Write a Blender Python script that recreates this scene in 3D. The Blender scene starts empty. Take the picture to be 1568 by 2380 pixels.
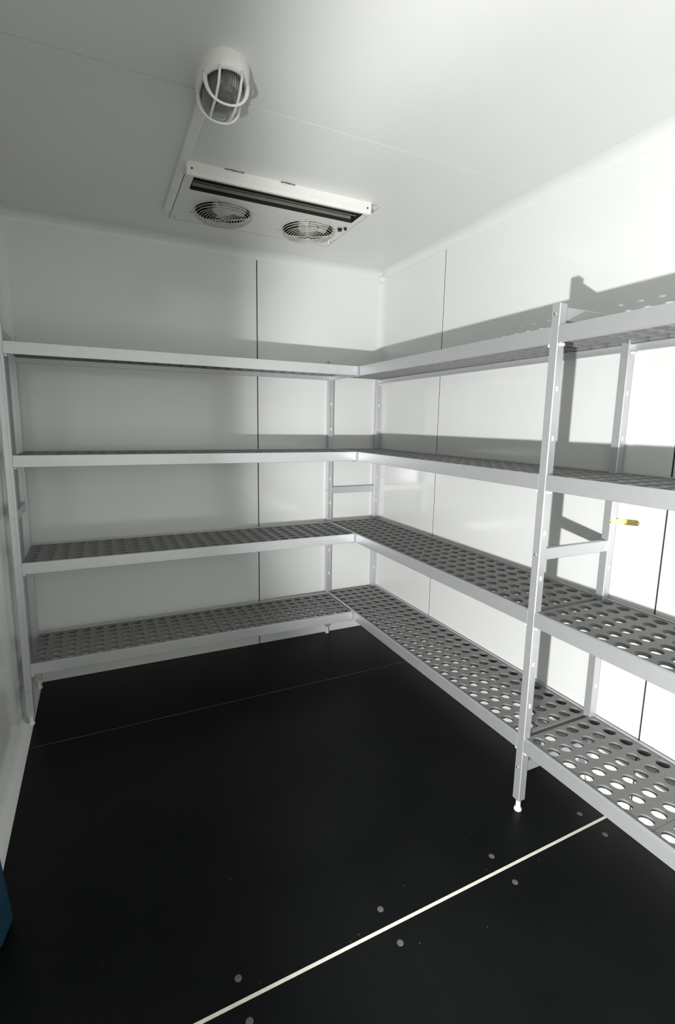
import bpy, bmesh, math, random
from mathutils import Vector, Matrix

S = bpy.context.scene
COL = S.collection
R = math.radians

# ------------------------------------------------------------------ camera
cd = bpy.data.cameras.new('camera')
cam = bpy.data.objects.new('camera', cd)
COL.objects.link(cam)
cd.sensor_fit = 'VERTICAL'
cd.sensor_height = 36.0
cd.sensor_width = 36.0
cd.lens = 1148.497 / 2380 * 36.0
cd.shift_x = (784 - 776.067) / 2380
cd.shift_y = (1168.562 - 1190) / 2380
cd.clip_start = 0.02
CAM = Vector((-1.6193, -2.7661, 1.3366))
yaw, pitch, roll = 0.4435, -0.1589, 0.0164
Fv = Vector((math.sin(yaw) * math.cos(pitch), math.cos(yaw) * math.cos(pitch), math.sin(pitch)))
R0 = Vector((math.cos(yaw), -math.sin(yaw), 0))
U0 = R0.cross(Fv)
Rv = R0 * math.cos(roll) + U0 * math.sin(roll)
Uv = -R0 * math.sin(roll) + U0 * math.cos(roll)
cam.matrix_world = Matrix(((Rv.x, Uv.x, -Fv.x, CAM.x), (Rv.y, Uv.y, -Fv.y, CAM.y),
                           (Rv.z, Uv.z, -Fv.z, CAM.z), (0, 0, 0, 1)))
S.camera = cam

# ------------------------------------------------------------------ light
S.view_settings.view_transform = 'Standard'
S.view_settings.look = 'None'
S.view_settings.gamma = 1.0
S.view_settings.exposure = 0.0
S.view_settings.use_curve_mapping = False

W = bpy.data.worlds.new('sky')
S.world = W
W.use_nodes = True
bg = W.node_tree.nodes['Background']
bg.inputs[0].default_value = (0.97, 1.0, 0.91, 1)
bg.inputs[1].default_value = 1.4


def area_light(name, loc, target, shape, sx, sy, power, color=(1, 1, 1)):
    l = bpy.data.lights.new(name, 'AREA')
    l.shape = shape
    l.size = sx
    l.size_y = sy
    l.energy = power
    l.color = color
    o = bpy.data.objects.new(name, l)
    COL.objects.link(o)
    o.location = loc
    d = Vector(target) - Vector(loc)
    o.rotation_euler = d.to_track_quat('-Z', 'Y').to_euler()
    return o


# the lamp that stands outside the open doorway and shines in
LAMP = (-2.40, -3.06, 0.66)
sl = bpy.data.lights.new('work_light', 'SPOT')
sl.energy = 365.0
sl.spot_size = R(83)
sl.spot_blend = 0.40
sl.shadow_soft_size = 0.028
sl.color = (1.0, 0.995, 0.985)
so = bpy.data.objects.new('work_light', sl)
COL.objects.link(so)
so.location = LAMP
so.rotation_euler = Vector((0.898, 0.407, 0.170)).to_track_quat('-Z', 'Y').to_euler()
# daylight enters by the doorway: portal for the sky
DOOR_Y0, DOOR_Y1, DOOR_H = -2.20, -2.98, 1.45
FD_X0, FD_X1, FD_H = -1.94, -0.32, 2.14       # unseen opening added in the front wall to let in fill light
pt = area_light('doorway_daylight', (-2.06, (DOOR_Y0 + DOOR_Y1) / 2, DOOR_H / 2),
                (0, (DOOR_Y0 + DOOR_Y1) / 2, DOOR_H / 2), 'RECTANGLE', DOOR_Y0 - DOOR_Y1, DOOR_H, 1.0)
pt.data.cycles.is_portal = True
pt = area_light('front_fill_portal', ((FD_X0 + FD_X1) / 2, -3.67, FD_H / 2), ((FD_X0 + FD_X1) / 2, 0, FD_H / 2),  # sky portal for the added front opening, brightens faces turned to the camera
                'RECTANGLE', FD_X1 - FD_X0, FD_H, 1.0)
pt.data.cycles.is_portal = True


# ------------------------------------------------------------------ materials
def new_mat(name):
    m = bpy.data.materials.new(name)
    m.use_nodes = True
    nt = m.node_tree
    return m, nt, nt.nodes['Principled BSDF']


def simple(name, col, rough=0.5, metal=0.0, noise=0.0, nscale=20.0, bump=0.0, bscale=200.0, coat=0.0, spec=None):
    m, nt, b = new_mat(name)
    b.inputs['Base Color'].default_value = (*col, 1)
    b.inputs['Roughness'].default_value = rough
    b.inputs['Metallic'].default_value = metal
    if spec is not None:
        b.inputs['Specular IOR Level'].default_value = spec
    if coat:
        b.inputs['Coat Weight'].default_value = coat
        b.inputs['Coat Roughness'].default_value = 0.06
    tc = nt.nodes.new('ShaderNodeTexCoord')
    if noise:
        n = nt.nodes.new('ShaderNodeTexNoise')
        n.inputs['Scale'].default_value = nscale
        n.inputs['Detail'].default_value = 5
        nt.links.new(tc.outputs['Object'], n.inputs['Vector'])
        r = nt.nodes.new('ShaderNodeValToRGB')
        r.color_ramp.elements[0].position = 0.3
        r.color_ramp.elements[1].position = 0.7
        r.color_ramp.elements[0].color = (*[c * (1 - noise) for c in col], 1)
        r.color_ramp.elements[1].color = (*[min(1, c * (1 + noise)) for c in col], 1)
        nt.links.new(n.outputs['Fac'], r.inputs['Fac'])
        nt.links.new(r.outputs['Color'], b.inputs['Base Color'])
    if bump:
        n2 = nt.nodes.new('ShaderNodeTexNoise')
        n2.inputs['Scale'].default_value = bscale
        n2.inputs['Detail'].default_value = 3
        nt.links.new(tc.outputs['Object'], n2.inputs['Vector'])
        bp = nt.nodes.new('ShaderNodeBump')
        bp.inputs['Strength'].default_value = bump
        bp.inputs['Distance'].default_value = 0.001
        nt.links.new(n2.outputs['Fac'], bp.inputs['Height'])
        nt.links.new(bp.outputs['Normal'], b.inputs['Normal'])
    return m


M_WALL = simple('white_coated_steel', (0.80, 0.81, 0.80), rough=0.14, noise=0.012, nscale=3, bump=0.10, bscale=14)
M_CEIL = simple('white_coated_ceiling', (0.78, 0.79, 0.78), rough=0.24, noise=0.012, nscale=3, bump=0.10, bscale=12)
M_TRIM = simple('white_pvc_cove', (0.80, 0.81, 0.80), rough=0.35, noise=0.015, nscale=8)
M_JOINT = simple('dark_joint', (0.03, 0.03, 0.03), rough=0.8, noise=0.1)
M_ALU = simple('satin_aluminium', (0.66, 0.67, 0.69), rough=0.44, metal=0.68, noise=0.02, nscale=40, bump=0.05, bscale=300)
M_GRID = simple('grey_plastic', (0.235, 0.24, 0.235), rough=0.55, noise=0.06, nscale=60, bump=0.06, bscale=500)
M_WHITE = simple('white_plastic', (0.82, 0.82, 0.79), rough=0.4, noise=0.02, nscale=30)
M_CREAM = simple('white_enamel', (0.80, 0.80, 0.77), rough=0.35, noise=0.02, nscale=30)
M_DARK = simple('dark_interior', (0.02, 0.02, 0.018), rough=0.7, noise=0.2, nscale=60)
M_GREYSHEET = simple('grey_sheet', (0.17, 0.17, 0.15), rough=0.5, noise=0.1, nscale=40)
M_WIRE = simple('pale_coated_wire', (0.66, 0.66, 0.61), rough=0.4, noise=0.05, nscale=60)
M_FAN = simple('grey_fan_plastic', (0.60, 0.60, 0.56), rough=0.5, noise=0.08, nscale=40)
M_BOLT = simple('steel_bolt', (0.60, 0.60, 0.62), rough=0.25, metal=1.0, noise=0.05, nscale=90)
M_BRASS = simple('brass', (0.94, 0.72, 0.26), rough=0.18, metal=0.85, noise=0.15, nscale=60)
M_BLUE = simple('blue_plastic', (0.007, 0.045, 0.085), rough=0.5, noise=0.15, nscale=30)
M_BLACK = simple('black_rubber', (0.015, 0.015, 0.015), rough=0.6, noise=0.2, nscale=50)
M_CONDUIT = simple('pale_grey_pvc', (0.86, 0.87, 0.83), rough=0.45, noise=0.03, nscale=30)
M_SEAL = simple('pale_sealant', (0.92, 0.90, 0.80), rough=0.6, noise=0.08, nscale=60)
M_OLDSEAL = simple('worn_sealant', (0.20, 0.18, 0.15), rough=0.7, noise=0.4, nscale=25)
M_PLUG = simple('grey_plug', (0.13, 0.13, 0.13), rough=0.6, noise=0.25, nscale=120)
M_INNER = simple('dull_reflector', (0.045, 0.045, 0.04), rough=0.35, noise=0.2, nscale=60)
M_STAIN = simple('dark_sealant', (0.16, 0.16, 0.14), rough=0.7, noise=0.3, nscale=80)

# glass of the lamp
M_GLASS, nt, b = new_mat('ribbed_glass')
b.inputs['Base Color'].default_value = (0.86, 0.88, 0.84, 1)
b.inputs['Roughness'].default_value = 0.12
b.inputs['IOR'].default_value = 1.45
b.inputs['Transmission Weight'].default_value = 0.92

# floor: dark phenolic board with fine specks and faint scuffs
M_FLOOR, nt, b = new_mat('dark_floor_board')
tc = nt.nodes.new('ShaderNodeTexCoord')
n1 = nt.nodes.new('ShaderNodeTexNoise')
n1.inputs['Scale'].default_value = 2.3
n1.inputs['Detail'].default_value = 6
r1 = nt.nodes.new('ShaderNodeValToRGB')
r1.color_ramp.elements[0].position = 0.35
r1.color_ramp.elements[0].color = (0.0029, 0.0034, 0.0040, 1)
r1.color_ramp.elements[1].position = 0.7
r1.color_ramp.elements[1].color = (0.0068, 0.0080, 0.0076, 1)
v = nt.nodes.new('ShaderNodeTexVoronoi')
v.feature = 'F1'
v.voronoi_dimensions = '2D'
v.inputs['Scale'].default_value = 13
r2 = nt.nodes.new('ShaderNodeValToRGB')
r2.color_ramp.elements[0].position = 0.0
r2.color_ramp.elements[0].color = (1, 1, 1, 1)
r2.color_ramp.elements[1].position = 0.026
r2.color_ramp.elements[1].color = (0, 0, 0, 1)
n3 = nt.nodes.new('ShaderNodeTexNoise')
n3.inputs['Scale'].default_value = 9
n3.inputs['Detail'].default_value = 2
r3 = nt.nodes.new('ShaderNodeValToRGB')
r3.color_ramp.elements[0].position = 0.56
r3.color_ramp.elements[0].color = (0, 0, 0, 1)
r3.color_ramp.elements[1].position = 0.66
r3.color_ramp.elements[1].color = (1, 1, 1, 1)
n4 = nt.nodes.new('ShaderNodeTexNoise')
n4.inputs['Scale'].default_value = 420
n4.inputs['Detail'].default_value = 2
r4 = nt.nodes.new('ShaderNodeValToRGB')
r4.color_ramp.elements[0].position = 0.35
r4.color_ramp.elements[0].color = (0.6, 0.6, 0.6, 1)
r4.color_ramp.elements[1].position = 0.75
r4.color_ramp.elements[1].color = (1.9, 1.9, 1.9, 1)
mul = nt.nodes.new('ShaderNodeMath')
mul.operation = 'MULTIPLY'
mm = nt.nodes.new('ShaderNodeMix')
mm.data_type = 'RGBA'
mm.blend_type = 'MULTIPLY'
mm.inputs[0].default_value = 1.0
mx = nt.nodes.new('ShaderNodeMix')
mx.data_type = 'RGBA'
mx.inputs[7].default_value = (0.30, 0.29, 0.27, 1)
for n in (n1, v, n3, n4):
    nt.links.new(tc.outputs['Object'], n.inputs['Vector'])
nt.links.new(n1.outputs['Fac'], r1.inputs['Fac'])
nt.links.new(v.outputs['Distance'], r2.inputs['Fac'])
nt.links.new(n3.outputs['Fac'], r3.inputs['Fac'])
nt.links.new(n4.outputs['Fac'], r4.inputs['Fac'])
nt.links.new(r2.outputs['Color'], mul.inputs[0])
nt.links.new(r3.outputs['Color'], mul.inputs[1])
nt.links.new(r1.outputs['Color'], mm.inputs[6])
nt.links.new(r4.outputs['Color'], mm.inputs[7])
nt.links.new(mm.outputs[2], mx.inputs[6])
nt.links.new(mul.outputs[0], mx.inputs[0])
nt.links.new(mx.outputs[2], b.inputs['Base Color'])
b.inputs['Roughness'].default_value = 0.42
b.inputs['Specular IOR Level'].default_value = 0.15
bp = nt.nodes.new('ShaderNodeBump')
bp.inputs['Strength'].default_value = 0.12
bp.inputs['Distance'].default_value = 0.001
nt.links.new(n4.outputs['Fac'], bp.inputs['Height'])
nt.links.new(bp.outputs['Normal'], b.inputs['Normal'])


# ------------------------------------------------------------------ helpers
def link(name, bm, mat, parent=None, loc=(0, 0, 0), smooth=False):
    me = bpy.data.meshes.new(name)
    bmesh.ops.recalc_face_normals(bm, faces=bm.faces)
    bm.to_mesh(me)
    bm.free()
    if smooth:
        for p in me.polygons:
            p.use_smooth = True
    me.materials.append(mat)
    return inst(name, me, parent, loc)


def inst(name, me, parent=None, loc=(0, 0, 0), rot=None):
    o = bpy.data.objects.new(name, me)
    COL.objects.link(o)
    o.location = loc
    if rot:
        o.rotation_euler = rot
    if parent:
        o.parent = parent
    return o


def thing(name, label, cat, loc=(0, 0, 0)):
    o = bpy.data.objects.new(name, None)
    COL.objects.link(o)
    o.location = loc
    o.empty_display_size = 0.05
    o['label'] = label
    o['category'] = cat
    return o


def structure(name, bm, mat):
    o = link(name, bm, mat)
    o['kind'] = 'structure'
    return o


def box(bm, x0, x1, y0, y1, z0, z1, bev=0.0):
    x0, x1 = min(x0, x1), max(x0, x1)
    y0, y1 = min(y0, y1), max(y0, y1)
    z0, z1 = min(z0, z1), max(z0, z1)
    tmp = bmesh.new()
    vs = [tmp.verts.new(p) for p in ((x0, y0, z0), (x1, y0, z0), (x1, y1, z0), (x0, y1, z0),
                                     (x0, y0, z1), (x1, y0, z1), (x1, y1, z1), (x0, y1, z1))]
    for f in ((0, 3, 2, 1), (4, 5, 6, 7), (0, 1, 5, 4), (1, 2, 6, 5), (2, 3, 7, 6), (3, 0, 4, 7)):
        tmp.faces.new([vs[i] for i in f])
    if bev:
        bmesh.ops.bevel(tmp, geom=tmp.edges[:], offset=bev, segments=1, affect='EDGES', profile=0.5)
    merge(bm, tmp)


def merge(bm, tmp, mat=None):
    if mat is not None:
        bmesh.ops.transform(tmp, matrix=mat, verts=tmp.verts)
    me = bpy.data.meshes.new('tmp')
    tmp.to_mesh(me)
    tmp.free()
    bm.from_mesh(me)
    bpy.data.meshes.remove(me)


def extrude(bm, prof, axis, a, b):
    """closed profile of 2D points extruded along an axis from a to b"""
    def P(p, t):
        if axis == 'x':
            return (t, p[0], p[1])
        if axis == 'y':
            return (p[0], t, p[1])
        return (p[0], p[1], t)
    A = [bm.verts.new(P(p, a)) for p in prof]
    B = [bm.verts.new(P(p, b)) for p in prof]
    n = len(prof)
    for i in range(n):
        bm.faces.new((A[i], A[(i + 1) % n], B[(i + 1) % n], B[i]))
    bm.faces.new(A[::-1])
    bm.faces.new(B)


def lathe(bm, prof, seg=20, c=(0, 0, 0), sx=1.0, sy=1.0, cap=True):
    rings = []
    for r, z in prof:
        rings.append([bm.verts.new((c[0] + r * sx * math.cos(2 * math.pi * i / seg),
                                    c[1] + r * sy * math.sin(2 * math.pi * i / seg), c[2] + z)) for i in range(seg)])
    for a, b2 in zip(rings, rings[1:]):
        for i in range(seg):
            j = (i + 1) % seg
            bm.faces.new((a[i], a[j], b2[j], b2[i]))
    if cap:
        bm.faces.new(rings[0][::-1])
        bm.faces.new(rings[-1])


def tube(bm, pts, rad, seg=8, closed=False):
    pts = [Vector(p) for p in pts]
    n = len(pts)
    rads = rad if isinstance(rad, (list, tuple)) else [rad] * n
    rings = []
    up = None
    for i, p in enumerate(pts):
        if closed:
            t = (pts[(i + 1) % n] - pts[i - 1]).normalized()
        else:
            t = (pts[min(i + 1, n - 1)] - pts[max(i - 1, 0)]).normalized()
        if up is None:
            up = t.orthogonal().normalized()
        up = (up - t * up.dot(t)).normalized()
        sd = t.cross(up)
        rings.append([bm.verts.new(p + (up * math.cos(2 * math.pi * k / seg) + sd * math.sin(2 * math.pi * k / seg)) * rads[i])
                      for k in range(seg)])
    m = n if closed else n - 1
    for i in range(m):
        a, b2 = rings[i], rings[(i + 1) % n]
        for k in range(seg):
            l = (k + 1) % seg
            bm.faces.new((a[k], a[l], b2[l], b2[k]))
    if not closed:
        bm.faces.new(rings[0][::-1])
        bm.faces.new(rings[-1])


def cyl(bm, p0, p1, r, seg=12):
    tube(bm, [p0, p1], r, seg)


def square_hole(bm, x0, x1, y0, y1, z, cx, cy, r, seg, z2):
    """rectangle with a round hole: both faces and the wall of the hole between z and z2"""
    def ring(zz):
        c, s = [], []
        for i in range(seg):
            a = 2 * math.pi * (i + 0.5) / seg
            dx, dy = math.cos(a), math.sin(a)
            c.append(bm.verts.new((cx + r * dx, cy + r * dy, zz)))
            tx = (x1 - cx) / dx if dx > 1e-9 else ((x0 - cx) / dx if dx < -1e-9 else 1e9)
            ty = (y1 - cy) / dy if dy > 1e-9 else ((y0 - cy) / dy if dy < -1e-9 else 1e9)
            t = min(tx, ty)
            s.append(bm.verts.new((cx + t * dx, cy + t * dy, zz)))
        return c, s
    def corner(zz, ax, ay):
        return bm.verts.new((x1 if ax > 0 else x0, y1 if ay > 0 else y0, zz))
    tops = ring(z)
    bots = ring(z2)
    for c, s, zz in ((tops[0], tops[1], z), (bots[0], bots[1], z2)):
        for i in range(seg):
            j = (i + 1) % seg
            pi, pj = s[i].co, s[j].co
            onx_i = abs(pi.x - x0) < 1e-7 or abs(pi.x - x1) < 1e-7
            onx_j = abs(pj.x - x0) < 1e-7 or abs(pj.x - x1) < 1e-7
            if onx_i != onx_j:
                k = corner(zz, pi.x - cx if onx_i else pj.x - cx, pj.y - cy if onx_i else pi.y - cy)
                bm.faces.new((c[i], s[i], k, s[j], c[j]))
            else:
                bm.faces.new((c[i], s[i], s[j], c[j]))
    for i in range(seg):
        j = (i + 1) % seg
        bm.faces.new((tops[0][i], tops[0][j], bots[0][j], bots[0][i]))


# ------------------------------------------------------------------ room
H = 2.2455
XL = -1.9875          # left wall plane
YF = -3.60            # front wall plane (behind the camera)
CV = 0.040            # cove radius
G = 0.0026            # half width of a panel joint
T = 0.06

# floor: slab, boards, joint strips, plugs
bm = bmesh.new()
box(bm, XL - 0.6, 0.06, YF - 0.06, 0.06, -0.10, -0.012)
floor = structure('floor', bm, M_JOINT)


def seam_y(k, x):
    if k == 1:
        return -0.5654 + 0.0104 * (x + 1)
    return -1.8132 + 0.0158 * (x + 1)


def board(ya0, ya1, yb0, yb1):
    """floor board between far edge (yb) and near edge (ya); values at the left and right ends"""
    b2 = bmesh.new()
    xa, xb = XL - 0.6, 0.05
    pts = [(xa, ya0), (xb, ya1), (xb, yb1), (xa, yb0)]
    extrude(b2, pts, 'z', -0.012, 0.0)
    link('floor_board', b2, M_FLOOR, floor)


xa, xb = XL - 0.6, 0.05
board(seam_y(1, xa) + .0015, seam_y(1, xb) + .0015, 0.05, 0.05)
board(seam_y(2, xa) + .0045, seam_y(2, xb) + .0045, seam_y(1, xa) - .0015, seam_y(1, xb) - .0015)
board(-3.05, -3.04, seam_y(2, xa) - .0045, seam_y(2, xb) - .0045)
board(YF - .05, YF - .05, -3.054, -3.044)
for k, hw, mat, dz in ((1, .0011, M_OLDSEAL, -0.0002), (2, .0042, M_SEAL, 0.0006)):
    b2 = bmesh.new()
    pts = [(xa, seam_y(k, xa) - hw), (xb, seam_y(k, xb) - hw), (xb, seam_y(k, xb) + hw), (xa, seam_y(k, xa) + hw)]
    extrude(b2, pts, 'z', -0.01, dz)
    o = link('joint_strip', b2, mat, floor)
    o['label'] = 'pale sealant strip' if k == 2 else 'thin worn joint strip'
bm = bmesh.new()
lathe(bm, [(0.0088, -0.003), (0.0088, 0.0004), (0.0075, 0.0007)], 14)
pm = link('floor_plug', bm, M_PLUG, floor, (-1.382, -1.768, 0)).data
for x, y in ((-1.381, -1.865), (-0.978, -1.761), (-0.977, -1.861), (-0.571, -1.757), (-0.571, -1.855),
             (-0.165, -1.752), (-0.165, -1.849), (-1.786, -1.772), (-1.786, -1.872)):
    inst('floor_plug', pm, floor, (x, y, 0))


def panel_boxes(name, parent, boxes, mat, bev=0.0012):
    b2 = bmesh.new()
    for bb in boxes:
        box(b2, *bb, bev)
    return link(name, b2, mat, parent)


# back wall (y = 0)
XS = -0.7937
bm = bmesh.new()
box(bm, XL - T, T, 0.012, T, -0.01, H + 0.02)
wall_back = structure('wall_back', bm, M_JOINT)
for xa_, xb_ in ((XL - 0.01, XS - G), (XS + G, 0.01)):
    panel_boxes('wall_panel', wall_back, [(xa_, xb_, 0, 0.02, -0.01, H + 0.01)], M_WALL)
# right wall (x = 0)
Y1, Y2 = -0.6129, -1.8214
bm = bmesh.new()
box(bm, 0.012, T, YF - T, T, -0.01, H + 0.02)
wall_right = structure('wall_right', bm, M_JOINT)
for ya_, yb_ in ((0.01, Y1 + G), (Y1 - G, Y2 + G), (Y2 - G, -3.03 + G), (-3.03 - G, YF - 0.01)):
    panel_boxes('wall_panel', wall_right, [(0, 0.02, yb_, ya_, -0.01, H + 0.01)], M_WALL)
# dark sealant in the joints of the two walls
for par, bb in ((wall_back, (XS - G, XS + G, 0.0009, 0.012, 0, H - CV)),
                (wall_right, (0.0009, 0.012, Y1 - .0014, Y1 + .0014, 0, H - CV)),
                (wall_right, (0.0009, 0.012, Y2 - .0014, Y2 + .0014, 0, H - CV)),
                (wall_right, (0.0009, 0.012, -3.03 - .0014, -3.03 + .0014, 0, H - CV))):
    panel_boxes('joint_strip', par, [bb], M_JOINT, 0)
# left wall with the doorway
bm = bmesh.new()
box(bm, XL - T, XL - 0.012, DOOR_Y0, T, -0.01, H + 0.02)
box(bm, XL - T, XL - 0.012, YF - T, DOOR_Y1, -0.01, H + 0.02)
box(bm, XL - T, XL - 0.012, DOOR_Y1, DOOR_Y0, DOOR_H, H + 0.02)
wall_left = structure('wall_left', bm, M_JOINT)
panel_boxes('wall_panel', wall_left, [(XL - 0.02, XL, -1.2075 + G, 0.01, -0.01, H + 0.01)], M_WALL)
panel_boxes('wall_panel', wall_left, [(XL - 0.06, XL, DOOR_Y0, -1.2075 - G, -0.01, H + 0.01)], M_WALL)
panel_boxes('wall_panel', wall_left, [(XL - 0.06, XL, YF - .01, DOOR_Y1, -0.01, H + 0.01)], M_WALL)
panel_boxes('wall_panel', wall_left, [(XL - 0.06, XL, DOOR_Y1, DOOR_Y0, DOOR_H, H + 0.01)], M_WALL)
# front wall behind the camera, with the opening added for fill light
bm = bmesh.new()
box(bm, XL - T, FD_X0, YF - T, YF - 0.012, -0.01, H + 0.02)
box(bm, FD_X1, T, YF - T, YF - 0.012, -0.01, H + 0.02)
box(bm, FD_X0, FD_X1, YF - T, YF - 0.012, FD_H, H + 0.02)
wall_front = structure('wall_front', bm, M_JOINT)
for bb in ((XL - 0.01, FD_X0, YF - T, YF, -0.01, H + 0.01), (FD_X0, FD_X1, YF - T, YF, FD_H, H + 0.01),
           (FD_X1, 0.01, YF - T, YF, -0.01, H + 0.01)):
    panel_boxes('wall_panel', wall_front, [bb], M_WALL)
# ceiling, with the opening of the cooling unit in the far panel
YC = -1.2075
GC = 0.0017
UX0, UX1, UY0, UY1 = -1.262, -0.515, -0.795, -0.30
bm = bmesh.new()
box(bm, XL - T, T, YF - T, YC, H + 0.012, H + 0.06)
box(bm, XL - T, T, YC, UY0 - 0.01, H + 0.012, H + 0.06)
box(bm, XL - T, T, UY1 + 0.01, T, H + 0.012, H + 0.06)
box(bm, XL - T, UX0 - 0.01, UY0 - 0.01, UY1 + 0.01, H + 0.012, H + 0.06)
box(bm, UX1 + 0.01, T, UY0 - 0.01, UY1 + 0.01, H + 0.012, H + 0.06)
ceiling = structure('ceiling', bm, M_JOINT)
panel_boxes('ceiling_panel', ceiling, [(XL - .01, .01, YC + GC, UY0, H, H + .02), (XL - .01, .01, UY1, .01, H, H + .02),
                                       (XL - .01, UX0, UY0, UY1, H, H + .02), (UX1, .01, UY0, UY1, H, H + .02)], M_CEIL, 0)
panel_boxes('ceiling_panel', ceiling, [(XL - .01, .01, -2.416 + GC, YC - GC, H, H + .02)], M_CEIL, 0.0005)
panel_boxes('ceiling_panel', ceiling, [(XL - .01, .01, YF - .01, -2.416 - GC, H, H + .02)], M_CEIL, 0.0005)
# joint filler showing in the ceiling seam
b2 = bmesh.new()
box(b2, -1.12, -0.03, YC - 0.0014, YC + 0.0014, H + 0.0004, H + 0.004)
o = link('joint_strip', b2, M_TRIM, ceiling)


def cove_prof(cx, cz, sx, sz, r=CV, n=7, t=0.0015):
    """concave quarter profile between two surfaces; (cx, cz) is the inner corner, sx/sz point into the room"""
    pts = [(cx, cz)]
    pts.append((cx + sx * (r + t), cz))
    for i in range(n + 1):
        a = (math.pi / 2) * i / n
        pts.append((cx + sx * (r + t - r * math.sin(a)), cz + sz * (r + t - r * math.cos(a))))
    pts.append((cx, cz + sz * (r + t)))
    return pts


def trim(name, prof, axis, a, b2_):
    bm2 = bmesh.new()
    extrude(bm2, prof, axis, a, b2_)
    o2 = structure(name, bm2, M_TRIM)
    return o2


trim('trim_1', cove_prof(0, H, -1, -1), 'y', YF, 0)             # right wall / ceiling
trim('trim_2', cove_prof(0, H, -1, -1), 'x', XL, 0)             # back wall / ceiling
trim('trim_3', cove_prof(XL, H, 1, -1), 'y', YF, 0)             # left wall / ceiling
trim('trim_4', cove_prof(0, 0, -1, -1), 'z', 0, H - 0.04)       # back right corner
trim('trim_5', cove_prof(XL, 0, 1, -1), 'z', 0, H - 0.04)       # back left corner
trim('trim_6', cove_prof(XL, 0, 1, 1), 'y', DOOR_Y0, 0)         # left wall / floor
# moulded cap where the coves meet in the corner
bm = bmesh.new()
tmp = bmesh.new()
bmesh.ops.create_uvsphere(tmp, u_segments=20, v_segments=12, radius=0.030)
merge(bm, tmp, Matrix.Translation((-0.012, -0.012, H - 0.045)) @ Matrix.Diagonal((1, 1, 0.8, 1)))
o = structure('trim_7', bm, M_TRIM)
for p in o.data.polygons:
    p.use_smooth = True

# ------------------------------------------------------------------ shelving
ZS = {4: 1.6356, 3: 1.1887, 2: 0.7377, 1: 0.2857}
HB = 0.0488
D2 = 0.3650
PW = 0.030
ZP = 1.700
CX, CY = 0.0549, 0.0615      # hole pitch across the shelf and along it
HR = 0.0205


def panel_mesh(nh, CY=0.0615, name='shelf_panel'):
    """perforated plastic deck, local: x across (6 holes), y along (nh holes), top at z=0"""
    b2 = bmesh.new()
    w, l = 6 * CX, nh * CY
    for i in range(6):
        for j in range(nh):
            x0, y0 = -w / 2 + i * CX, -l / 2 + j * CY
            square_hole(b2, x0, x0 + CX, y0, y0 + CY, 0.0, x0 + CX / 2, y0 + CY / 2, HR, 20, -0.0105)
    bmesh.ops.remove_doubles(b2, verts=b2.verts, dist=1e-5)
    for j in range(1, nh):
        y = -l / 2 + j * CY
        box(b2, -w / 2 + .002, w / 2 - .002, y - .0018, y + .0018, -0.020, -0.0100)
    for i in range(1, 6):
        x = -w / 2 + i * CX
        box(b2, x - .001, x + .001, -l / 2 + .002, l / 2 - .002, -0.014, -0.0100)
    for s in (-1, 1):
        box(b2, -w / 2, w / 2, s * l / 2, s * (l / 2 - .002), -0.022, -0.0001)
        box(b2, s * w / 2, s * (w / 2 - .002), -l / 2, l / 2, -0.022, -0.0001)
    me = bpy.data.meshes.new(name)
    bmesh.ops.recalc_face_normals(b2, faces=b2.faces)
    b2.to_mesh(me)
    b2.free()
    me.materials.append(M_GRID)
    return me


PANEL = {n: panel_mesh(n) for n in (5, 7)}
BCY = 0.0601                 # the decks of the back run are a little shorter
BPANEL = {n: panel_mesh(n, BCY) for n in (5, 7)}

# local post: footprint 0..PW in x and y, slots on the y faces
POST_PROF = []
g0, g1, gd, ch = 0.009, 0.021, 0.0003, 0.0020
for (x, y) in ((ch, 0), (g0, 0), (g0 + .001, gd), (g1 - .001, gd), (g1, 0), (PW - ch, 0), (PW, ch), (PW, PW - ch), (PW - ch, PW),
               (g1, PW), (g1 - .001, PW - gd), (g0 + .001, PW - gd), (g0, PW), (ch, PW), (0, PW - ch), (0, ch)):
    POST_PROF.append((x, y))
bm = bmesh.new()
extrude(bm, POST_PROF, 'z', 0.047, ZP)
ME_POST = bpy.data.meshes.new('post')
bmesh.ops.recalc_face_normals(bm, faces=bm.faces)
bm.to_mesh(ME_POST)
bm.free()
ME_POST.materials.append(M_ALU)

bm = bmesh.new()
lathe(bm, [(0.0125, 0.0), (0.0135, 0.003), (0.0130, 0.009), (0.0085, 0.013), (0.0080, 0.042), (0.0105, 0.047), (0.0105, 0.050)], 18)
ME_FOOT = bpy.data.meshes.new('foot')
bmesh.ops.recalc_face_normals(bm, faces=bm.faces)
bm.to_mesh(ME_FOOT)
bm.free()
for p in ME_FOOT.polygons:
    p.use_smooth = True
ME_FOOT.materials.append(M_WHITE)

bm = bmesh.new()
lathe(bm, [(0.0046, -0.001), (0.0046, 0.0016), (0.0030, 0.0030)], 12)
lathe(bm, [(0.0019, 0.0030), (0.0019, 0.0032)], 6)
ME_BOLT = bpy.data.meshes.new('bolt')
bmesh.ops.recalc_face_normals(bm, faces=bm.faces)
bm.to_mesh(ME_BOLT)
bm.free()
ME_BOLT.materials.append(M_BOLT)

bm = bmesh.new()
box(bm, -0.0045, 0.0045, -0.0007, 0.0007, -0.0075, 0.0075, 0.0004)
ME_SLOT = bpy.data.meshes.new('slot_plug')
bm.to_mesh(ME_SLOT)
bm.free()
ME_SLOT.materials.append(M_WHITE)

SLOT_Z = [1.452, 1.302, 1.002, 0.852, 0.554, 0.404]
BAR_Z = [1.672, 0.930, 0.170]


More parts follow.
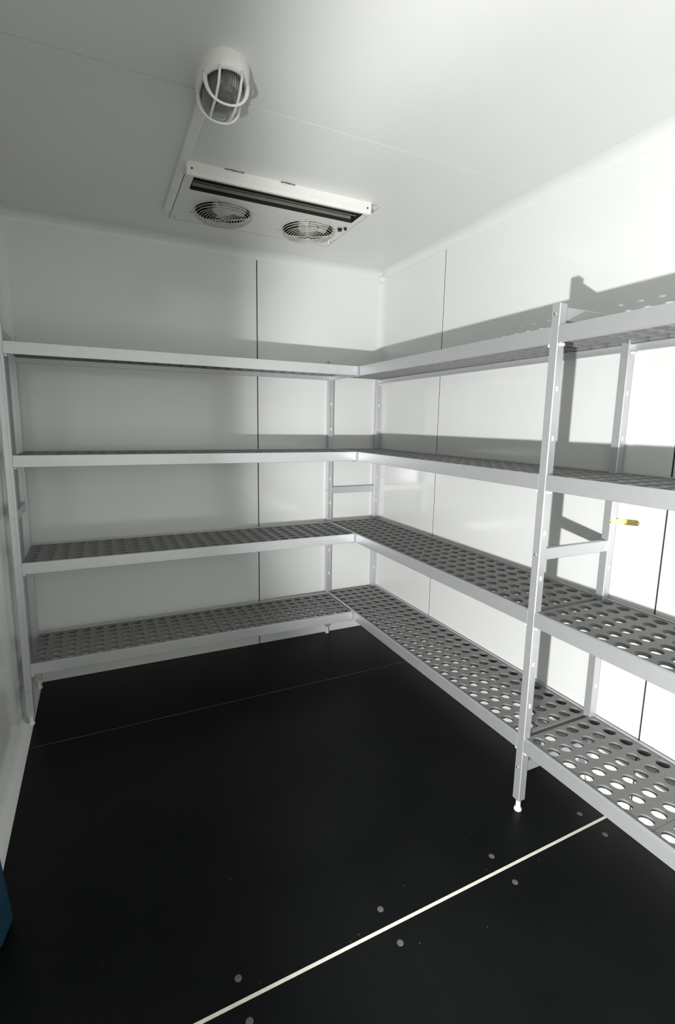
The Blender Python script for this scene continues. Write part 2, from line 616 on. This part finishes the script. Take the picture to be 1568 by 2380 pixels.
def post(parent, x, y, bolt_face, slot_face):
    """post with its -x,-y corner at (x, y); bolt_face and slot_face are 'x-', 'x+', 'y-', 'y+' or None"""
    p = inst('post', ME_POST, parent, (x, y, 0))
    inst('foot', ME_FOOT, p, (PW / 2, PW / 2, 0))
    if bolt_face:
        for z in BAR_Z:
            if bolt_face == 'x-':
                inst('bolt', ME_BOLT, p, (0, PW / 2 + .002, z), (0, -math.pi / 2, 0))
            if bolt_face == 'y-':
                inst('bolt', ME_BOLT, p, (PW / 2, 0, z), (math.pi / 2, 0, 0))
    for z in SLOT_Z:
        if slot_face == 'y-':
            inst('slot_plug', ME_SLOT, p, (0.015, 0.0001, z))
        elif slot_face == 'x+':
            inst('slot_plug', ME_SLOT, p, (PW - 0.0001, 0.015, z), (0, 0, math.pi / 2))
    return p


def crossbar(parent, a, b2_, axis, c, z):
    """rail of a ladder frame between two posts"""
    bm2 = bmesh.new()
    if axis == 'x':
        box(bm2, a, b2_, c - .009, c + .009, z - .0195, z + .0195, .0015)
    else:
        box(bm2, c - .009, c + .009, a, b2_, z - .0195, z + .0195, .0015)
    return link('cross_rail', bm2, M_ALU, parent)


def beam(parent, axis, a, b2_, f, back, z, name):
    """beam with its outer face at f; back = direction (+1/-1) towards the deck"""
    bm2 = bmesh.new()
    t = 0.011
    prof = [(f, z - HB + .001), (f + back * .001, z - HB), (f + back * (t - .001), z - HB), (f + back * t, z - HB + .001),
            (f + back * t, z - .0295), (f + back * (t + .013), z - .0295), (f + back * (t + .013), z - .0265),
            (f + back * t, z - .0265), (f + back * t, z - .001), (f + back * (t - .001), z), (f + back * .001, z), (f, z - .001)]
    extrude(bm2, prof, axis, a, b2_)
    return link(name, bm2, M_ALU, parent)


def clip(parent, x, y, z, axis='y'):
    bm2 = bmesh.new()
    if axis == 'y':
        box(bm2, x - .010, x + .010, y - .006, y + .006, z - .010, z, .003)
    else:
        box(bm2, x - .006, x + .006, y - .010, y + .010, z - .010, z, .003)
    return link('beam_clip', bm2, M_WHITE, parent)


# --- right hand run: two bays sharing a ladder frame
YA = -0.034              # front face of the far ladder posts
YB = -1.662              # near face of the middle ladder posts
YE = -3.290
right = thing('shelving_unit', 'long aluminium shelving unit along the right wall, four levels of perforated grey plastic decks', 'shelving', (-0.19, -1.66, 0))
right_off = Vector(right.location)
right.location = (0, 0, 0)
XRF = -0.037
for k, y in enumerate((YA, YB, YE)):
    post(right, -D2, y, 'x-', 'y-')
    post(right, XRF, y, None, 'y-')
    for z in BAR_Z:
        crossbar(right, -D2 + PW, XRF, 'x', y + PW / 2, z)
for lv, z in ZS.items():
    for (a, b2_) in ((YB + PW, YA), (YE + PW, YB)):
        beam(right, 'y', a, b2_, -D2, 1, z, 'front_beam')
        beam(right, 'y', a, b2_, -0.008, -1, z, 'rear_beam')
    for y in (YB, YE):
        clip(right, -D2 + .013, y - .005, z - HB, 'y')
        clip(right, -D2 + .013, y + PW + .005, z - HB, 'y')
        clip(right, XRF + .016, y - .005, z - HB, 'y')
    clip(right, XRF + .016, YA - .005, z - HB, 'y')
    for (start, ns) in ((-0.0345, (5, 7, 7, 7)), (-1.6565, (7, 7, 7, 5))):
        y = start
        for n in ns:
            l = n * CY
            inst('shelf_panel', PANEL[n], right, (-0.1865, y - l / 2, z - 0.003))
            y -= l + 0.0012
# brass wall bracket on the middle rear post
bm = bmesh.new()
zb = 1.0165
box(bm, -0.046, -0.004, YB - .0022, YB - .0004, zb - .009, zb + .009, .0005)
wb = link('wall_bracket', bm, M_BRASS, right)
wb['label'] = 'shiny brass wall bracket'
bm = bmesh.new()
# second leg lies on the wall, running towards the doorway
pr = [(YB - .0004, zb - .009), (YB - .0004, zb + .009)]
prof = []
for i in range(9):
    a = -math.pi / 2 + math.pi * i / 8
    prof.append((-1.731 - .009 * math.cos(a), zb + .006 + .009 * math.sin(a)))
prof = [(YB - .0004, zb - .009)] + prof + [(YB - .0004, zb + .009)]
extrude(bm, prof, 'x', -0.0040, -0.0018)
o = link('bracket_leg', bm, M_BRASS, wb)
for (x, y, z, rot) in ((-0.041, YB - .002, zb, (math.pi / 2, 0, 0)), (-0.004, -1.732, zb + .006, (0, -math.pi / 2, 0))):
    inst('screw', ME_BOLT, wb, (x, y, z), rot)

# --- back run: hangs on the right hand run, ladder frame at the left end
YFB = -0.4064
YRB = -0.046
XPL = -1.9685
back = thing('shelving_unit', 'shorter aluminium shelving unit along the back wall, joined to the long unit in the corner', 'shelving', (0, 0, 0))
post(back, XPL, YFB, 'y-', None)
post(back, XPL, YRB - PW, None, None)
for z in BAR_Z:
    crossbar(back, YFB + PW, YRB - PW, 'y', XPL + PW / 2, z)
BACK_ROWS = {1: (7, 5, 7, 7), 2: (7, 7, 7, 5), 3: (7, 7, 7, 5), 4: (7, 7, 7, 5)}
DECKW = 6 * CX
for lv, z in ZS.items():
    beam(back, 'x', XPL + PW, -D2 - .0090, YFB, 1, z, 'front_beam')
    beam(back, 'x', XPL + PW, -D2 - .0005, YRB, -1, z, 'rear_beam')
    x = XPL + PW + 0.0005
    for n in BACK_ROWS[lv]:
        l = n * BCY
        inst('shelf_panel', BPANEL[n], back, (x + l / 2, (YFB + YRB) / 2, z - 0.003), (0, 0, math.pi / 2))
        x += l + 0.0012
    clip(back, XPL + PW + .005, YFB + .013, z - HB, 'x')
    # end plate that hooks the front beam onto the other unit
    b2 = bmesh.new()
    box(b2, -D2 - .0068, -D2 - .0026, YFB - .0004, YFB + .026, z - HB - .0005, z + .0004, .0004)
    box(b2, -D2 - .0091, -D2 - .0004, YFB + .007, YFB + .026, z - HB, z, 0)
    box(b2, -D2 - .022, -D2 - .0004, YFB + .002, YFB + .024, z - HB - .0045, z - HB - .001, .0006)
    link('corner_hook', b2, M_ALU, back)

# ------------------------------------------------------------------ cooling unit on the ceiling
unit = thing('cooling_unit', 'flat white ceiling evaporator with dark louvre slot and two round fan guards', 'cooling unit', (-0.9, -0.55, H))
uo = Vector(unit.location)


def ulink(name, bm2, mat, parent=None, smooth=False):
    """parts are modelled in room coordinates and parented to the unit"""
    bmesh.ops.translate(bm2, verts=bm2.verts, vec=-uo)
    return link(name, bm2, mat, parent or unit, smooth=smooth)


PZ = 2.2400                 # underside of the base plate
PX0, PX1, PY0, PY1 = -1.280, -0.498, -0.800, -0.268
SX0, SX1, SY0, SY1 = -1.245, -0.524, -0.716, -0.604
FANS = ((-1.075, -0.440), (-0.671, -0.432))
FR = 0.118
bm = bmesh.new()
zt = PZ + 0.0015
box(bm, PX0, PX1, PY0, SY0, PZ, zt)
box(bm, PX0, SX0, SY0, SY1, PZ, zt)
box(bm, SX1, PX1, SY0, SY1, PZ, zt)
ymid0, ymid1 = SY1, PY1
xm = (FANS[0][0] + FANS[1][0]) / 2
square_hole(bm, PX0, xm, ymid0, ymid1, PZ, FANS[0][0], FANS[0][1], FR, 40, zt)
square_hole(bm, xm, PX1, ymid0, ymid1, PZ, FANS[1][0], FANS[1][1], FR, 40, zt)
# turned up edges
for (x0, x1, y0, y1) in ((PX0, PX0 + .0015, PY0, PY1), (PX1 - .0015, PX1, PY0, PY1), (PX0, PX1, PY1 - .0015, PY1)):
    box(bm, x0, x1, y0, y1, PZ, H + 0.001)
ulink('base_plate', bm, M_CREAM)
# housing above the ceiling
bm = bmesh.new()
hx0, hx1, hy0, hy1, hz = UX0 + .003, UX1 - .003, UY0 + .003, UY1 - .003, 2.42
box(bm, hx0, hx0 + .002, hy0, hy1, PZ + .003, hz)
box(bm, hx1 - .002, hx1, hy0, hy1, PZ + .003, hz)
box(bm, hx0, hx1, hy0, hy0 + .002, PZ + .003, hz)
box(bm, hx0, hx1, hy1 - .002, hy1, PZ + .003, hz)
box(bm, hx0, hx1, hy0, hy1, hz, hz + .002)
ulink('housing', bm, M_DARK)
# front lip
LX0, LX1 = -1.288, -0.541
bm = bmesh.new()
extrude(bm, [(-0.812, H), (-0.812, 2.2175), (-0.8095, 2.2168), (-0.808, 2.2015), (-0.800, 2.2005), (-0.722, PZ), (-0.722, H)], 'x', LX0, LX1)
lip = ulink('front_lip', bm, M_CREAM)
bm = bmesh.new()
for (x, z) in ((-0.560, 2.222), (-1.27, 2.222)):
    cyl(bm, (x, -0.8145, z), (x, -0.810, z), 0.0032, 10)
ulink('lip_screw', bm, M_BLACK, lip).location = (0, 0, 0)
# a smear of old sealant along the lip
bm = bmesh.new()
random.seed(4)
for (xc, n, w) in ((-1.115, 9, .006), (-0.905, 7, .006)):
    for i in range(n):
        x = xc + (i - n / 2) * 0.008
        tmp = bmesh.new()
        bmesh.ops.create_icosphere(tmp, subdivisions=1, radius=w * random.uniform(.5, 1))
        merge(bm, tmp, Matrix.Translation((x, -0.813 - random.uniform(0, .003), H - .001)) @ Matrix.Diagonal((1.4, .8, .5, 1)))
ulink('sealant_smear', bm, M_STAIN)
# louvre blades in the slot
for (y, zc, h, tilt, inset) in ((-0.700, PZ + .004, .0045, 0, .012), (-0.676, PZ + .0015, .0045, 0, .020), (-0.650, PZ + .001, .012, .35, .032)):
    bm = bmesh.new()
    box(bm, SX0 + .004, SX1 - inset, -.0009, .0009, -h / 2, h / 2)
    bmesh.ops.transform(bm, matrix=Matrix.Translation((0, y, zc)) @ Matrix.Rotation(tilt, 4, 'X'), verts=bm.verts)
    ulink('louvre_blade', bm, M_GREYSHEET)
bm = bmesh.new()
box(bm, SX0 + .004, SX1 - .004, SY1 - .002, SY1, PZ - .002, PZ + .05)
ulink('slot_rear', bm, M_DARK)


def fan_guard(cx, cy):
    b2 = bmesh.new()
    def ringat(r, z):
        n = 44
        tube(b2, [(cx + r * math.cos(2 * math.pi * i / n), cy + r * math.sin(2 * math.pi * i / n), z) for i in range(n)], 0.0014, 5, True)
    zb_ = PZ - 0.034
    for r in (0.012, 0.024, 0.036, 0.048, 0.060, 0.072, 0.084, 0.096, 0.107):
        ringat(r, zb_ + (r / 0.107) ** 2 * 0.007)
    for r, z in ((0.1165, PZ - 0.0205), (0.1215, PZ - 0.0125), (0.1245, PZ - 0.0045)):
        ringat(r, z)
    for k in range(4):
        a = math.pi / 4 + k * math.pi / 2 + .35
        for d in (-0.0028, 0.0028):
            ca, sa = math.cos(a), math.sin(a)
            ox, oy = -sa * d, ca * d
            pts = [(0.008, zb_ + .002), (0.05, zb_ + .004), (0.107, zb_ + .0095), (0.118, PZ - .018), (0.126, PZ - .002), (0.136, PZ - .0015)]
            tube(b2, [(cx + r * ca + ox, cy + r * sa + oy, z) for r, z in pts], 0.0015, 5)
    g = ulink('fan_guard', b2, M_WIRE, smooth=True)
    for k in range(4):
        a = math.pi / 4 + k * math.pi / 2 + .35
        b3 = bmesh.new()
        px, py = cx + .139 * math.cos(a), cy + .139 * math.sin(a)
        box(b3, px - .007, px + .007, py - .004, py + .004, PZ - .003, PZ + .0005, .0006)
        ulink('guard_foot', b3, M_FAN, g).location = (0, 0, 0)
    # fan behind the guard
    b2 = bmesh.new()
    lathe(b2, [(0.044, 0.0), (0.046, 0.004), (0.046, 0.06), (0.03, 0.075)], 24, (cx, cy, PZ + .004))
    f = ulink('fan', b2, M_FAN, smooth=False)
    for k in range(5):
        a0 = 2 * math.pi * k / 5
        b2 = bmesh.new()
        rows = []
        for r in (0.044, 0.075, 0.108):
            hw = 0.42 if r < .06 else 0.40
            row = []
            for s in (-1, -.3, .4, 1):
                a = a0 + s * hw
                row.append((cx + r * math.cos(a), cy + r * math.sin(a), PZ + .030 - s * .018))
            rows.append(row)
        for dz in (0, .0015):
            vv = [[b2.verts.new((p[0], p[1], p[2] + dz)) for p in row] for row in rows]
            for i in range(2):
                for j in range(3):
                    b2.faces.new((vv[i][j], vv[i][j + 1], vv[i + 1][j + 1], vv[i + 1][j]))
        ulink('fan_blade', b2, M_FAN, f).location = (0, 0, 0)
    return g


for c in FANS:
    fan_guard(*c)
# cable glands and drain stub
for (x, y, r, m) in ((-0.545, -0.517, .009, M_BLACK), (-0.5265, -0.538, .006, M_BLACK)):
    bm = bmesh.new()
    lathe(bm, [(r * 1.25, PZ), (r * 1.25, PZ - .004), (r, PZ - .004), (r, PZ - .011)], 12, (x, y, 0))
    ulink('cable_gland', bm, m)
bm = bmesh.new()
lathe(bm, [(.006, PZ), (.006, PZ - .006), (.004, PZ - .006), (.004, PZ - .024)], 12, (-0.531, -0.367, 0))
ulink('drain_stub', bm, M_WHITE)
for (x, y) in ((-1.262, -0.735), (-1.262, -0.300), (-0.515, -0.700), (-0.505, -0.372)):
    bm = bmesh.new()
    lathe(bm, [(.004, PZ), (.004, PZ - .0015), (.0025, PZ - .0025)], 10, (x, y, 0))
    ulink('plate_screw', bm, M_BOLT)

# ------------------------------------------------------------------ conduit
cond = thing('cable_conduit', 'pale plastic cable conduit on the ceiling from lamp to evaporator', 'conduit', (-1.299, -0.75, H))
bm = bmesh.new()
extrude(bm, [(-.015, 0), (-.016, -.009), (-.013, -.0125), (.013, -.0125), (.016, -.009), (.015, 0)], 'y', -0.435, 0.385)
link('cover', bm, M_CONDUIT, cond)
bm = bmesh.new()
extrude(bm, [(-.0155, 0), (-.0165, -.0095), (-.0133, -.0131), (.0133, -.0131), (.0165, -.0095), (.0155, 0)], 'y', 0.385, 0.392)
link('end_cap', bm, M_CONDUIT, cond)

# ------------------------------------------------------------------ bulkhead lamp
LC = Vector((-1.271, -1.290, H))
lamp = thing('bulkhead_lamp', 'unlit oval white bulkhead lamp with ribbed glass and cage on the ceiling', 'lamp', LC)


def oval(a, b2_, n=40, p=2.3):
    pts = []
    for i in range(n):
        t = 2 * math.pi * i / n
        c, s = math.cos(t), math.sin(t)
        pts.append((a * abs(c) ** (2 / p) * (1 if c >= 0 else -1), b2_ * abs(s) ** (2 / p) * (1 if s >= 0 else -1)))
    return pts


def loft(bm2, sections, close_first=False, close_last=False):
    rings = [[bm2.verts.new((x, y + dy, z)) for x, y in oval(a, b3)] for a, b3, z, dy in sections]
    n = len(rings[0])
    for r0, r1 in zip(rings, rings[1:]):
        for i in range(n):
            j = (i + 1) % n
            bm2.faces.new((r0[i], r0[j], r1[j], r1[i]))
    if close_first:
        bm2.faces.new(rings[0][::-1])
    if close_last:
        bm2.faces.new(rings[-1])


bm = bmesh.new()
loft(bm, [(.066, .113, 0, 0), (.066, .113, -.016, 0), (.064, .110, -.032, 0), (.060, .104, -.0385, 0), (.056, .098, -.039, 0),
          (.052, .092, -.034, 0)])
link('housing', bm, M_CREAM, lamp, smooth=True)
bm = bmesh.new()
loft(bm, [(.0525, .0925, -.0335, 0), (.0515, .0910, -.008, 0)], False, True)
link('inner_bowl', bm, M_INNER, lamp, smooth=True)
# ribbed glass
bm = bmesh.new()
n = 96
secs = [(1.0, -.030), (1.0, -.042), (.985, -.052), (.93, -.062), (.82, -.071), (.64, -.077), (.40, -.081), (.15, -.082)]
rings = []
for k, (s, z) in enumerate(secs):
    ring = []
    for i in range(n):
        t = 2 * math.pi * i / n
        rib = 1 + (0.012 * (1 if i % 2 else -1) if k < 5 else 0)
        ring.append(bm.verts.new((.051 * s * rib * math.cos(t), .089 * s * rib * math.sin(t), z)))
    rings.append(ring)
for r0, r1 in zip(rings, rings[1:]):
    for i in range(n):
        j = (i + 1) % n
        bm.faces.new((r0[i], r0[j], r1[j], r1[i]))
bm.faces.new(rings[-1])
g = link('glass_dome', bm, M_GLASS, lamp)
sm = g.modifiers.new('thickness', 'SOLIDIFY')
sm.thickness = 0.0025
# bulb and holder
bm = bmesh.new()
lathe(bm, [(.012, -.012), (.012, -.030), (.010, -.034)], 16, (0, 0.045, 0))
hold = link('bulb_holder', bm, M_BLACK, lamp, smooth=False)
bm = bmesh.new()
tmp = bmesh.new()
bmesh.ops.create_uvsphere(tmp, u_segments=20, v_segments=12, radius=.022)
merge(bm, tmp, Matrix.Translation((0, -.01, -.042)) @ Matrix.Diagonal((1, 1.6, 1, 1)))
link('bulb', bm, M_STAIN, lamp, smooth=True)


def hoop(y, half, zbot):
    b2 = bmesh.new()
    pts, rr = [], []
    for i in range(21):
        t = math.pi * i / 20
        c = math.cos(t)
        x = -half * (abs(c) ** .9) * (1 if c >= 0 else -1)
        z = -.030 + (zbot + .030) * math.sin(t) ** .75
        pts.append((x, y, z))
        rr.append(.0032 + .0030 * abs(c) ** 3)
    tube(b2, pts, rr, 8)
    return link('guard_hoop', b2, M_CREAM, lamp, smooth=True)


hoop(-0.052, 0.0555, -0.092)
hoop(0.040, 0.0555, -0.090)
for x, x2 in ((-.028, -.024), (.028, .026)):
    b2 = bmesh.new()
    pts = [(x, -.100, -.034), (x, -.098, -.050), (x, -.084, -.068), (x, -.052, -.083), (x, 0, -.087), (x2, .040, -.083), (x2, .076, -.070), (x2, .095, -.050), (x2, .100, -.034)]
    tube(b2, pts, .0033, 8)
    link('guard_bar', b2, M_CREAM, lamp, smooth=True)
for x in (-.026, .026):
    b2 = bmesh.new()
    lathe(b2, [(.005, -.034), (.006, -.030), (.006, -.010)], 12, (x, .110, 0))
    link('screw_lug', b2, M_CREAM, lamp)

# ------------------------------------------------------------------ blue canister at the left edge
can = thing('plastic_canister', 'slim dark blue plastic canister standing on the floor against the left wall', 'canister', (-1.889, -1.372, 0))
bm = bmesh.new()
tmp = bmesh.new()
bmesh.ops.create_cube(tmp, size=1.0)
bmesh.ops.transform(tmp, matrix=Matrix.Translation((-.024, -.05, .15)) @ Matrix.Diagonal((.048, .10, .30, 1)), verts=tmp.verts)
bmesh.ops.bevel(tmp, geom=tmp.edges[:], offset=0.021, segments=5, affect='EDGES', profile=0.5)
merge(bm, tmp)
link('body', bm, M_BLUE, can, smooth=True)
bm = bmesh.new()
lathe(bm, [(.014, .296), (.014, .322), (.011, .325)], 18, (-.024, -.05, 0))
o = link('cap', bm, M_BLUE, can)
can.rotation_euler = (0, R(-5), R(-12))
